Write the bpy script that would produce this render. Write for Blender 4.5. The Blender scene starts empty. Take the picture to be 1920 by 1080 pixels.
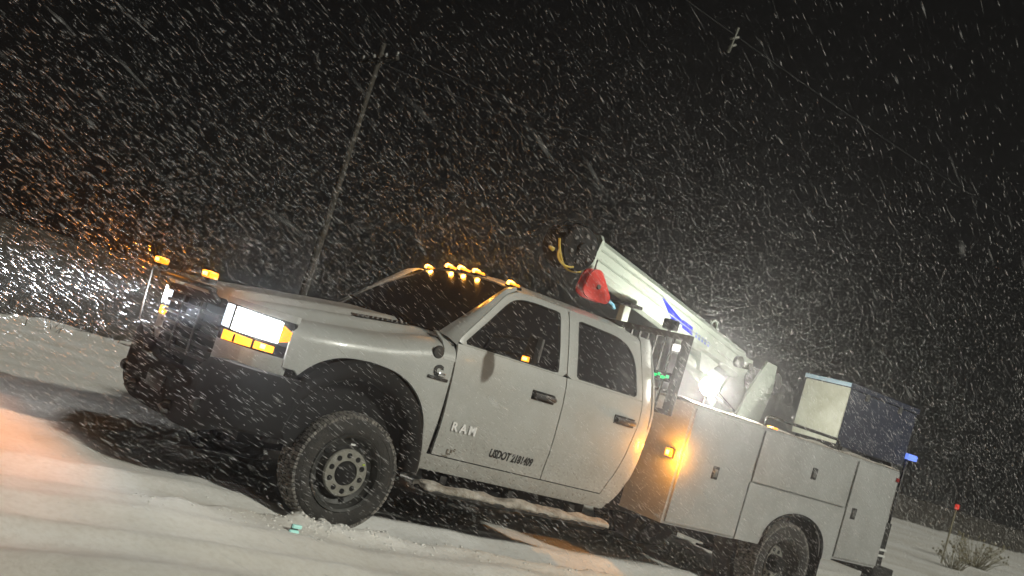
import bpy, bmesh, math, random
from mathutils import Vector, Matrix, noise
R = math.radians
random.seed(7)
scn = bpy.context.scene
COL = scn.collection

# ------------------------------------------------------------------ camera, world, sun, exposure
cam = bpy.data.cameras.new('camera')
cam.sensor_width = 36.0
cam.lens = 38.12
cam.clip_start = 0.05
cam.clip_end = 600
cam_o = bpy.data.objects.new('camera', cam); COL.objects.link(cam_o)
CAM = Vector((-3.868, -7.293, 1.372))
rx, ux, fx = (Vector((.74996, -.59273, .29365)), Vector((-.27848, .11976, .95295)), Vector((.60001, .79645, .07525)))
m = Matrix((rx, ux, -fx)).transposed().to_4x4(); m.translation = CAM
cam_o.matrix_world = m
scn.camera = cam_o
cam.dof.use_dof = True; cam.dof.focus_distance = 8.6; cam.dof.aperture_fstop = 2.8

world = bpy.data.worlds.new('World'); scn.world = world; world.use_nodes = True
wn = world.node_tree.nodes; wl = world.node_tree.links
bg = wn['Background']
bg.inputs['Color'].default_value = (.0022, .0021, .0022, 1)
bg.inputs['Strength'].default_value = 1.0

SUN_DIR = Vector((-.40, .92, 0)).normalized() * math.cos(R(33)) + Vector((0, 0, -math.sin(R(33))))
sun = bpy.data.lights.new('sun', 'SUN'); sun.energy = 2.35; sun.angle = R(4); sun.color = (1, .99, .86)
sun_o = bpy.data.objects.new('sun', sun); COL.objects.link(sun_o)
sun_o.rotation_euler = SUN_DIR.to_track_quat('-Z', 'Y').to_euler(); sun_o.location = (10, -20, 20)

vs = scn.view_settings
vs.view_transform = 'Standard'; vs.look = 'None'; vs.exposure = 0; vs.gamma = 1
scn.render.engine = 'CYCLES'
cy = scn.cycles
cy.use_denoising = True
cy.max_bounces = 6; cy.diffuse_bounces = 2; cy.glossy_bounces = 3; cy.transmission_bounces = 4; cy.volume_bounces = 0
cy.transparent_max_bounces = 24
cy.sample_clamp_indirect = 4
cy.use_light_tree = True
cy.use_adaptive_sampling = True; cy.adaptive_threshold = .025

# ------------------------------------------------------------------ materials
MATS = {}
def mat(name, col, rough=.5, metal=0., noise_col=None, nscale=8., namount=.5, bump=0., bscale=40., emit=None, estr=0., coat=0., spec=.5, trans=0., obj_coord=True):
    if name in MATS: return MATS[name]
    M = bpy.data.materials.new(name); M.use_nodes = True
    N = M.node_tree.nodes; L = M.node_tree.links
    P = N['Principled BSDF']
    P.inputs['Base Color'].default_value = (*col, 1); P.inputs['Roughness'].default_value = rough
    P.inputs['Metallic'].default_value = metal; P.inputs['Coat Weight'].default_value = coat
    P.inputs['Specular IOR Level'].default_value = spec; P.inputs['Transmission Weight'].default_value = trans
    tc = N.new('ShaderNodeTexCoord')
    if noise_col:
        T = N.new('ShaderNodeTexNoise'); T.inputs['Scale'].default_value = nscale; T.inputs['Detail'].default_value = 6; T.inputs['Roughness'].default_value = .62
        L.new(tc.outputs['Object'], T.inputs['Vector'])
        C = N.new('ShaderNodeValToRGB')
        C.color_ramp.elements[0].position = .5 - namount * .4; C.color_ramp.elements[0].color = (*noise_col, 1)
        C.color_ramp.elements[1].position = .5 + namount * .4; C.color_ramp.elements[1].color = (*col, 1)
        L.new(T.outputs['Fac'], C.inputs['Fac']); L.new(C.outputs['Color'], P.inputs['Base Color'])
    if bump:
        T2 = N.new('ShaderNodeTexNoise'); T2.inputs['Scale'].default_value = bscale; T2.inputs['Detail'].default_value = 5
        L.new(tc.outputs['Object'], T2.inputs['Vector'])
        B = N.new('ShaderNodeBump'); B.inputs['Strength'].default_value = bump; B.inputs['Distance'].default_value = .02
        L.new(T2.outputs['Fac'], B.inputs['Height']); L.new(B.outputs['Normal'], P.inputs['Normal'])
    if emit:
        P.inputs['Emission Color'].default_value = (*emit, 1); P.inputs['Emission Strength'].default_value = estr
    MATS[name] = M
    return M

def paint_material():
    M = mat('white_paint', (.60, .58, .52), .32, coat=.35)
    N = M.node_tree.nodes; L = M.node_tree.links; P = N['Principled BSDF']
    tc = N.new('ShaderNodeTexCoord')
    n1 = N.new('ShaderNodeTexNoise'); n1.inputs['Scale'].default_value = 3.4; n1.inputs['Detail'].default_value = 12; n1.inputs['Roughness'].default_value = .7
    L.new(tc.outputs['Object'], n1.inputs['Vector'])
    sx = N.new('ShaderNodeSeparateXYZ'); L.new(tc.outputs['Object'], sx.inputs[0])
    mr = N.new('ShaderNodeMapRange'); mr.inputs['From Min'].default_value = 1.15; mr.inputs['From Max'].default_value = .5   # road spray thickens low on the body
    mr.inputs['To Min'].default_value = 0; mr.inputs['To Max'].default_value = .75
    L.new(sx.outputs['Z'], mr.inputs['Value'])
    ad = N.new('ShaderNodeMath'); ad.operation = 'MULTIPLY_ADD'; ad.inputs[1].default_value = 1.5; ad.inputs[2].default_value = -.62
    L.new(n1.outputs['Fac'], ad.inputs[0])
    a2 = N.new('ShaderNodeMath'); a2.operation = 'ADD'; a2.use_clamp = True
    L.new(ad.outputs[0], a2.inputs[0]); L.new(mr.outputs[0], a2.inputs[1])
    mx = N.new('ShaderNodeMixRGB'); mx.inputs[1].default_value = (.45, .46, .445, 1); mx.inputs[2].default_value = (.31, .305, .28, 1)
    L.new(a2.outputs[0], mx.inputs[0])
    # dried spray: fine brown specks, denser low down and just behind the wheel openings
    n3 = N.new('ShaderNodeTexNoise'); n3.inputs['Scale'].default_value = 55; n3.inputs['Detail'].default_value = 3; L.new(tc.outputs['Object'], n3.inputs['Vector'])
    m3 = N.new('ShaderNodeMapRange'); m3.inputs['From Min'].default_value = .56; m3.inputs['From Max'].default_value = .70; L.new(n3.outputs['Fac'], m3.inputs['Value'])
    m4 = N.new('ShaderNodeMath'); m4.operation = 'MULTIPLY'; L.new(m3.outputs[0], m4.inputs[0]); L.new(mr.outputs[0], m4.inputs[1])
    mx2 = N.new('ShaderNodeMixRGB'); mx2.inputs[2].default_value = (.13, .11, .085, 1); L.new(m4.outputs[0], mx2.inputs[0]); L.new(mx.outputs[0], mx2.inputs[1])
    L.new(mx2.outputs[0], P.inputs['Base Color'])
    r2 = N.new('ShaderNodeMapRange'); r2.inputs['To Min'].default_value = .28; r2.inputs['To Max'].default_value = .65
    L.new(a2.outputs[0], r2.inputs['Value']); L.new(r2.outputs[0], P.inputs['Roughness'])
    return M
PAINT = paint_material()
BODYP = mat('service_body_paint', (.415, .425, .42), .5, noise_col=(.32, .32, .31), nscale=3.5, namount=.6, coat=.15)
CRANEP = mat('crane_paint', (.52, .58, .515), .42, noise_col=(.45, .51, .445), nscale=5, namount=.5)
BLACK = mat('black_plastic', (.007, .007, .007), .8, noise_col=(.012, .0115, .011), nscale=9, spec=.3)
BLACKM = mat('black_steel', (.014, .014, .015), .5, metal=.1, noise_col=(.026, .024, .02), nscale=12)
LINER = mat('dark_liner', (.008, .008, .008), .9)
GLASS = mat('tinted_glass', (.006, .006, .008), .06, spec=.5)
WSGLASS = mat('windshield_glass', (.005, .005, .006), .14, spec=.18)
RUBBER = mat('tyre_rubber', (.018, .018, .018), .8, noise_col=(.05, .046, .04), nscale=10, namount=.5, bump=.3, bscale=60)
TREADM = mat('snowy_tread', (.30, .28, .25), .9, noise_col=(.04, .04, .04), nscale=26, namount=.35, bump=.6, bscale=90)
STEEL = mat('grey_steel_rim', (.06, .06, .056), .5, metal=.3, noise_col=(.03, .03, .028), nscale=14)
HUBM = mat('pale_hub_ring', (.30, .30, .27), .5, metal=.2, noise_col=(.2, .19, .16), nscale=30)
CHROME = mat('chrome', (.8, .8, .8), .12, metal=1)
GREYM = mat('grey_metal', (.22, .22, .22), .4, metal=.6, noise_col=(.12, .12, .11), nscale=15)
HANDLE = mat('handle_grey', (.035, .035, .034), .5)
RED = mat('red_paint', (.62, .035, .025), .4, noise_col=(.4, .03, .02), nscale=14)
YELLOW = mat('yellow_strap', (.55, .42, .08), .7)
NAVY = mat('navy_paint', (.016, .022, .05), .5, noise_col=(.03, .035, .06), nscale=9)
PALE = mat('pale_panel', (.62, .64, .55), .5, noise_col=(.45, .46, .36), nscale=5, namount=.5)
BLUE = mat('blue_decal', (.02, .03, .55), .4)
TEXTB = mat('black_lettering', (.008, .008, .008), .5)
EM_HEAD = mat('headlight_glow', (1, 1, 1), .3, emit=(.92, .97, 1), estr=70)
EM_HEAD2 = mat('headlight_inner_glow', (1, 1, 1), .3, emit=(.75, .88, 1), estr=1.6)
EM_AMB = mat('amber_glow', (1, .4, .02), .3, emit=(1, .34, .02), estr=1.5)
EM_AMBHOT = mat('amber_hot_glow', (1, .5, .1), .3, emit=(1, .60, .14), estr=5)
EM_TURN = mat('amber_turn_glow', (1, .4, .02), .3, emit=(1, .42, .01), estr=2.2)
EM_FLOOD = mat('flood_glow', (1, 1, 1), .3, emit=(1, .97, .86), estr=60)
EM_GREEN = mat('green_display_glow', (0, .6, .2), .4, emit=(.02, .8, .22), estr=.8)
EM_BLUE = mat('blue_lamp_glow', (.1, .2, .8), .4, emit=(.16, .28, 1), estr=1.1)
EM_RED = mat('glowing_red_reflector', (.7, .03, .02), .3, emit=(1, .08, .05), estr=.5)  # no lamp: the light a reflector returns is put in as glow
EM_SMALLW = mat('white_lamp_glow', (1, 1, 1), .4, emit=(1, .96, .9), estr=1.4)
SNOWP = mat('packed_snow', (.62, .59, .54), .85, noise_col=(.2, .17, .13), nscale=12, namount=.55, bump=.8, bscale=40)
WOOD = mat('weathered_wood', (.075, .067, .054), .9, noise_col=(.045, .04, .033), nscale=6, bump=.4, bscale=30)
FLAKE = mat('snow_flake', (.9, .9, .9), .9, spec=.1)
STREAK = mat('faint_snow_streak', (.9, .9, .9), .9, spec=.1)          # flakes drawn out as motion streaks; the low alpha dims them
STREAK.node_tree.nodes['Principled BSDF'].inputs['Alpha'].default_value = .17
FLAKE.node_tree.nodes['Principled BSDF'].inputs['Alpha'].default_value = .75
STRAW = mat('frosted_straw', (.36, .33, .22), .9, noise_col=(.22, .19, .11), nscale=10)

# ------------------------------------------------------------------ helpers
def tag(o, label=None, cat=None, group=None, kind=None):
    if label: o['label'] = label
    if cat: o['category'] = cat
    if group: o['group'] = group
    if kind: o['kind'] = kind
    return o
def empty(name, loc=(0, 0, 0)):
    o = bpy.data.objects.new(name, None); COL.objects.link(o); o.location = loc; o.empty_display_size = .2
    return o
def link(name, me, material, parent=None, smooth=False, autosm=None):
    if material: me.materials.append(material)
    if smooth:
        me.polygons.foreach_set('use_smooth', [True] * len(me.polygons))
        if autosm is not None:
            me.set_sharp_from_angle(angle=R(autosm))
    o = bpy.data.objects.new(name, me); COL.objects.link(o)
    if parent is not None:
        o.parent = parent
        o.matrix_parent_inverse = Matrix.Translation(-parent.location) if parent.parent is None else Matrix()
    return o
def raw(name, V, F, material, parent=None, smooth=False, autosm=None, fix=True):
    me = bpy.data.meshes.new(name); me.from_pydata([tuple(v) for v in V], [], F); me.update()
    if fix:
        b = bmesh.new(); b.from_mesh(me); bmesh.ops.recalc_face_normals(b, faces=b.faces); b.to_mesh(me); b.free()
    return link(name, me, material, parent, smooth, autosm)
class MB:
    def __init__(s): s.V = []; s.F = []
    def add(s, V, F):
        n = len(s.V); s.V += [tuple(v) for v in V]; s.F += [tuple(i + n for i in f) for f in F]; return s
    def box(s, a, b, c=0.0):
        x0, y0, z0 = (min(a[i], b[i]) for i in range(3)); x1, y1, z1 = (max(a[i], b[i]) for i in range(3))
        if c <= 0:
            V = [(x, y, z) for z in (z0, z1) for y in (y0, y1) for x in (x0, x1)]
            return s.add(V, [(0, 2, 3, 1), (4, 5, 7, 6), (0, 1, 5, 4), (2, 6, 7, 3), (0, 4, 6, 2), (1, 3, 7, 5)])
        bm = bmesh.new(); bmesh.ops.create_cube(bm, size=1)
        for v in bm.verts: v.co = ((x0 + x1) / 2 + v.co.x * (x1 - x0), (y0 + y1) / 2 + v.co.y * (y1 - y0), (z0 + z1) / 2 + v.co.z * (z1 - z0))
        bmesh.ops.bevel(bm, geom=bm.edges[:], offset=c, segments=2, profile=.5, affect='EDGES')
        bm.verts.index_update()
        s.add([v.co[:] for v in bm.verts], [[v.index for v in f.verts] for f in bm.faces]); bm.free(); return s
    def tube(s, pts, r, n=10, cap=True):
        pts = [Vector(p) for p in pts]; rr = r if isinstance(r, (list, tuple)) else [r] * len(pts)
        V = []; F = []
        up = Vector((0, 0, 1))
        for i, p in enumerate(pts):
            t = (pts[min(i + 1, len(pts) - 1)] - pts[max(i - 1, 0)]).normalized()
            if abs(t.dot(up)) > .95: a = t.cross(Vector((1, 0, 0))).normalized()
            else: a = t.cross(up).normalized()
            b = t.cross(a)
            for k in range(n):
                w = 2 * math.pi * k / n
                V.append(p + a * rr[i] * math.cos(w) + b * rr[i] * math.sin(w))
        for i in range(len(pts) - 1):
            for k in range(n):
                F.append((i * n + k, i * n + (k + 1) % n, (i + 1) * n + (k + 1) % n, (i + 1) * n + k))
        if cap: F.append(tuple(range(n))[::-1]); F.append(tuple((len(pts) - 1) * n + k for k in range(n)))
        return s.add(V, F)
    def lathe_y(s, prof, n=40, c=(0, 0, 0), close=False):          # prof: (r, y) pairs, turned about the y axis
        V = []; F = []; k = len(prof)
        for i in range(n):
            w = 2 * math.pi * i / n
            for r, y in prof: V.append((c[0] + r * math.cos(w), c[1] + y, c[2] + r * math.sin(w)))
        for i in range(n):
            j = (i + 1) % n
            for a in range(k - (0 if close else 1)):
                F.append((i * k + a, i * k + (a + 1) % k, j * k + (a + 1) % k, j * k + a))
        return s.add(V, F)
    def build(s, name, material, parent=None, smooth=False, autosm=None): return raw(name, s.V, s.F, material, parent, smooth, autosm)
def grid_mesh(P, thick=None):
    """P[i][j] points; optional thick = Vector inward offset gives the sheet a rim and a back."""
    nu, nv = len(P), len(P[0]); V = [p for row in P for p in row]; F = []
    for i in range(nu - 1):
        for j in range(nv - 1): F.append((i * nv + j, (i + 1) * nv + j, (i + 1) * nv + j + 1, i * nv + j + 1))
    if thick is not None:
        n = len(V); V = V + [Vector(p) + thick for p in V]
        F += [tuple(k + n for k in f[::-1]) for f in F]
        ring = [(i, 0) for i in range(nu)] + [(nu - 1, j) for j in range(1, nv)] + [(i, nv - 1) for i in range(nu - 2, -1, -1)] + [(0, j) for j in range(nv - 2, 0, -1)]
        ids = [i * nv + j for i, j in ring]
        for a, b in zip(ids, ids[1:] + ids[:1]): F.append((a, b, b + n, a + n))
    return V, F
def lerp(tab, t):
    if t <= tab[0][0]: return tab[0][1]
    for (a, b), (c, d) in zip(tab, tab[1:]):
        if t <= c: return b + (d - b) * (t - a) / (c - a)
    return tab[-1][1]
def sm(t): t = max(0, min(1, t)); return t * t * (3 - 2 * t)

# ------------------------------------------------------------------ setting: snow, bank
def bank_edge(x): return 7.75 + .38 * max(-20, min(40, x)) + .25 * noise.noise(Vector((x * .6, 3, 0)))
def snow_z(x, y):
    z = .085 + .035 * noise.fractal(Vector((x * .55, y * .55, .3)), 1, 2, 4) + .010 * noise.fractal(Vector((x * 3.1, y * 3.1, 1.7)), .8, 2, 3)
    # ruts pressed by passing tyres, running along the road beside the truck
    for yc, w, d in ((-1.02, .20, .035), (1.02, .2, .035), (-1.95, .17, .034), (-2.45, .15, .028), (-3.3, .3, .03), (-4.7, .3, .03)):
        k = (y - yc - .08 * math.sin(x * .5)) / w
        z += -d * math.exp(-k * k) + .6 * d * (math.exp(-((abs(k) - 1.7) / .55) ** 2))
    # churned snow shoved up around the front tyre
    k = math.hypot((x + .12) / .55, (y + 1.22) / .16)
    if k < 1.6: z += .05 * (1 - sm(k / 1.6)) * (1 + .9 * noise.noise(Vector((x * 14, y * 14, 0))))
    k = abs(y + 1.28) / .12
    if k < 1 and -1.4 < x < 5: z += .025 * (1 - k) * (1 + 1.4 * noise.noise(Vector((x * 7, y * 9, 5))))
    return z
def warp(u): return 7.5 * u + 150 * u ** 7 if abs(u) <= 1 else 0
n = 300; V = []; F = []
for i in range(n + 1):
    for j in range(n + 1):
        x = warp(-1 + 2 * i / n) ; y = warp(-1 + 2 * j / n)
        z = snow_z(x, y) if abs(x) < 40 and abs(y) < 40 else .08
        V.append((x, y, z))
for i in range(n):
    for j in range(n): F.append((i * (n + 1) + j, (i + 1) * (n + 1) + j, (i + 1) * (n + 1) + j + 1, i * (n + 1) + j + 1))
SNOW = mat('road_snow', (.66, .64, .60), .8, spec=.3)
N = SNOW.node_tree.nodes; L = SNOW.node_tree.links; P = N['Principled BSDF']
tc = N.new('ShaderNodeTexCoord')
n1 = N.new('ShaderNodeTexNoise'); n1.inputs['Scale'].default_value = .55; n1.inputs['Detail'].default_value = 7; n1.inputs['Roughness'].default_value = .6
n2 = N.new('ShaderNodeTexNoise'); n2.inputs['Scale'].default_value = 26; n2.inputs['Detail'].default_value = 5; n2.inputs['Roughness'].default_value = .7
mp = N.new('ShaderNodeMapping'); mp.inputs['Scale'].default_value = (.45, 1.2, 1)
L.new(tc.outputs['Object'], mp.inputs[0]); L.new(mp.outputs[0], n1.inputs['Vector']); L.new(tc.outputs['Object'], n2.inputs['Vector'])
c1 = N.new('ShaderNodeValToRGB'); c1.color_ramp.elements[0].position = .38; c1.color_ramp.elements[0].color = (.74, .715, .66, 1)
c1.color_ramp.elements[1].position = .60; c1.color_ramp.elements[1].color = (.92, .915, .90, 1)
L.new(n1.outputs['Fac'], c1.inputs['Fac'])
c2 = N.new('ShaderNodeValToRGB'); c2.color_ramp.elements[0].position = .30; c2.color_ramp.elements[0].color = (.78, .75, .70, 1)
c2.color_ramp.elements[1].position = .55; c2.color_ramp.elements[1].color = (1, 1, 1, 1)
L.new(n2.outputs['Fac'], c2.inputs['Fac'])
mm = N.new('ShaderNodeMixRGB'); mm.blend_type = 'MULTIPLY'; mm.inputs[0].default_value = .5
L.new(c1.outputs[0], mm.inputs[1]); L.new(c2.outputs[0], mm.inputs[2]); L.new(mm.outputs[0], P.inputs['Base Color'])
bp = N.new('ShaderNodeBump'); bp.inputs['Strength'].default_value = .22; bp.inputs['Distance'].default_value = .03
L.new(n2.outputs['Fac'], bp.inputs['Height']); L.new(bp.outputs[0], P.inputs['Normal'])
g = raw('snow_ground', V, F, SNOW, smooth=True, fix=False); tag(g, 'snow packed road surface with ruts around the truck', 'ground', kind='structure')

BANK = mat('frozen_bank', (.085, .075, .058), .95, noise_col=(.035, .03, .024), nscale=1.4, namount=.5, bump=.8, bscale=9)
V = []; F = []; nx, ny = 150, 46
for i in range(nx + 1):
    x = -30 + 110 * (i / nx)
    for j in range(ny + 1):
        t = j / ny; y = bank_edge(x) + 60 * t ** 2.2
        z = .02 + 1.25 * sm((y - bank_edge(x)) / 8) + (.16 * noise.fractal(Vector((x * .5, y * .5, 7)), 1, 2, 4) + .05 * noise.noise(Vector((x * 3, y * 3, 1)))) * sm(t * 9) + .04 * noise.noise(Vector((x * 2.4, y * 2.4, 9)))
        V.append((x, y, z if j else -.05))
for i in range(nx):
    for j in range(ny): F.append((i * (ny + 1) + j, (i + 1) * (ny + 1) + j, (i + 1) * (ny + 1) + j + 1, i * (ny + 1) + j + 1))
b = raw('roadside_bank', V, F, BANK, smooth=True, fix=False); tag(b, 'dark frozen grass bank beyond the snowy road', 'bank', kind='structure')
# frosted tufts on the bank
mbt = MB()
for k in range(1500):
    x = random.uniform(-6, 30); y = bank_edge(x) + random.random() ** 1.5 * 9 + .1
    z0 = .02 + 1.25 * sm((y - bank_edge(x)) / 8) - .1
    h = random.uniform(.12, .38); a = random.uniform(0, 6.28); lx, ly = random.uniform(-.15, .2), random.uniform(-.1, .1); w = .012
    c, s = math.cos(a) * w, math.sin(a) * w
    mbt.add([(x - c, y - s, z0), (x + c, y + s, z0), (x + lx * .5 + c * .6, y + ly * .5 + s * .6, z0 + h * .65), (x + lx * .5 - c * .6, y + ly * .5 - s * .6, z0 + h * .65), (x + lx, y + ly, z0 + h)],
            [(0, 1, 2, 3), (3, 2, 4)])
DRYG = mat('dry_grass', (.11, .095, .06), .9, noise_col=(.05, .042, .03), nscale=3)
t = raw('dry_grass', mbt.V, mbt.F, DRYG, fix=False); tag(t, 'thin dry grass blades on the dark roadside bank', 'grass', kind='stuff')

# ------------------------------------------------------------------ the truck
truck = empty('service_truck')
tag(truck, 'white crew cab service truck with crane parked in falling snow', 'truck')
YS = [(.48, .93), (.56, .965), (.64, .985), (.80, .992), (.835, 1.002), (1.0, 1.004), (1.25, .992), (1.40, .968), (1.46, .948), (1.70, .862), (1.93, .765), (1.99, .72), (2.05, .66)]
def ys(x, z):
    y = lerp(YS, z)
    if x < -.2: y -= .10 * ((-.2 - x) / .6) ** 2
    if x > 2.55: y -= .05 * ((x - 2.55) / .17) ** 2
    return y
def side_panel(name, fn, nu, nv, side, material=PAINT, parent=truck, th=.02, out=0., smooth=True):
    """fn(u, v) -> (x, z) on the cab side surface; side -1 is the camera side."""
    Pt = []
    for i in range(nu + 1):
        row = []
        for j in range(nv + 1):
            x, z = fn(i / nu, j / nv); row.append(Vector((x, side * (ys(x, z) + out), z)))
        Pt.append(row)
    V, F = grid_mesh(Pt, Vector((0, -side * th, 0)))
    return raw(name, V, F, material, parent, smooth, 35)
def resample(pl, n):
    pl = [Vector(p) for p in pl]; d = [0]
    for a, b in zip(pl, pl[1:]): d.append(d[-1] + (b - a).length)
    out = []
    for k in range(n):
        t = d[-1] * k / (n - 1)
        for i in range(len(pl) - 1):
            if t <= d[i + 1] + 1e-9:
                f = (t - d[i]) / max(1e-9, d[i + 1] - d[i]); out.append(pl[i].lerp(pl[i + 1], f)); break
    return out
def round_poly(pts, rad, seg=5):
    out = []; n = len(pts)
    for i in range(n):
        p, a, b = Vector(pts[i]), Vector(pts[i - 1]), Vector(pts[(i + 1) % n]); r = rad[i] if isinstance(rad, (list, tuple)) else rad
        if r <= 0: out.append(p); continue
        d1 = (a - p); d2 = (b - p); r1 = min(r, d1.length * .45); r2 = min(r, d2.length * .45)
        s, e = p + d1.normalized() * r1, p + d2.normalized() * r2
        for k in range(seg + 1):
            t = k / seg; out.append(s * (1 - t) ** 2 + p * 2 * t * (1 - t) + e * t * t)
    return out
def frame_and_glass(side, outer, inner, rad, parent, orad=0):
    """upper door: painted ring between two outlines, rubber seal and a tinted pane, all lying on the cab side surface."""
    inn = round_poly([(x, z, 0) for x, z in inner], rad); inn = resample(inn + [inn[0]], 61)[:-1]
    c = sum((p for p in inn), Vector()) / len(inn)
    out_pl = round_poly([(x, z, 0) for x, z in outer], orad); out_pl = out_pl + [out_pl[0]]
    def hit(p):        # where the ray from the middle through p leaves the outer outline
        d = p - c; best = None
        for a, b in zip(out_pl, out_pl[1:]):
            e = b - a; den = d.x * e.y - d.y * e.x
            if abs(den) < 1e-9: continue
            t = ((a.x - c.x) * e.y - (a.y - c.y) * e.x) / den; s = ((a.x - c.x) * d.y - (a.y - c.y) * d.x) / den
            if t > 0 and -1e-6 <= s <= 1 + 1e-6 and (best is None or t < best): best = t
        return c + d * (best or 1)
    def on(p, off): return Vector((p.x, side * (ys(p.x, p.y) + off), p.y))
    n = len(inn); V = []; F = []
    rings = []
    for lev, off in ((1, 0), (.5, .003), (0, 0), (0, -.02)):
        rings.append([on(p.lerp(hit(p), lev), off) for p in inn])
    rings.append([on(hit(p), -.02) for p in inn])
    for r in rings: V += r
    for a in range(len(rings)):
        b = (a + 1) % len(rings)
        for k in range(n): F.append((a * n + k, a * n + (k + 1) % n, b * n + (k + 1) % n, b * n + k))
    fr = raw('window_frame', V, F, PAINT, parent, True, 40)
    V = []; F = []                                                  # seal: thin black ring just inside
    for sc_, off in ((1.0, -.004), (.965, .002), (.95, -.012)): V += [on(c + (p - c) * sc_, off) for p in inn]
    for a in range(2):
        for k in range(n): F.append((a * n + k, a * n + (k + 1) % n, (a + 1) * n + (k + 1) % n, (a + 1) * n + k))
    raw('window_seal', V, F, BLACK, parent, True)
    V = [on(c, -.010)]; F = []
    for lev in (.5, 1.0): V += [on(c + (p - c) * lev * .99, -.010) for p in inn]
    for k in range(n):
        F.append((0, 1 + k, 1 + (k + 1) % n)); F.append((1 + k, 1 + n + k, 1 + n + (k + 1) % n, 1 + (k + 1) % n))
    raw('window', V, F, GLASS, parent, True)
BASE = [(-.93, 1.315), (-.6, 1.36), (0, 1.432), (.46, 1.485), (.7, 1.50)]
def arch(x):           # underside of the fender: wheel opening
    cx, w = -.06, .60
    t = abs((x - cx) / w)
    return .50 + .665 * (1 - t ** 2.6) ** (1 / 2.4) if t < 1 else .50
def door_rear(z): return lerp([(.6, 2.30), (.665, 2.33), (.8, 2.39), (1.0, 2.46), (1.3, 2.525), (1.46, 2.535), (2, 2.50)], z)
def cab_rear(z): return lerp([(.54, 2.38), (.6, 2.46), (.7, 2.535), (.85, 2.60), (1.0, 2.645), (1.3, 2.70), (1.5, 2.715), (1.75, 2.70), (1.99, 2.66)], z)

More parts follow.
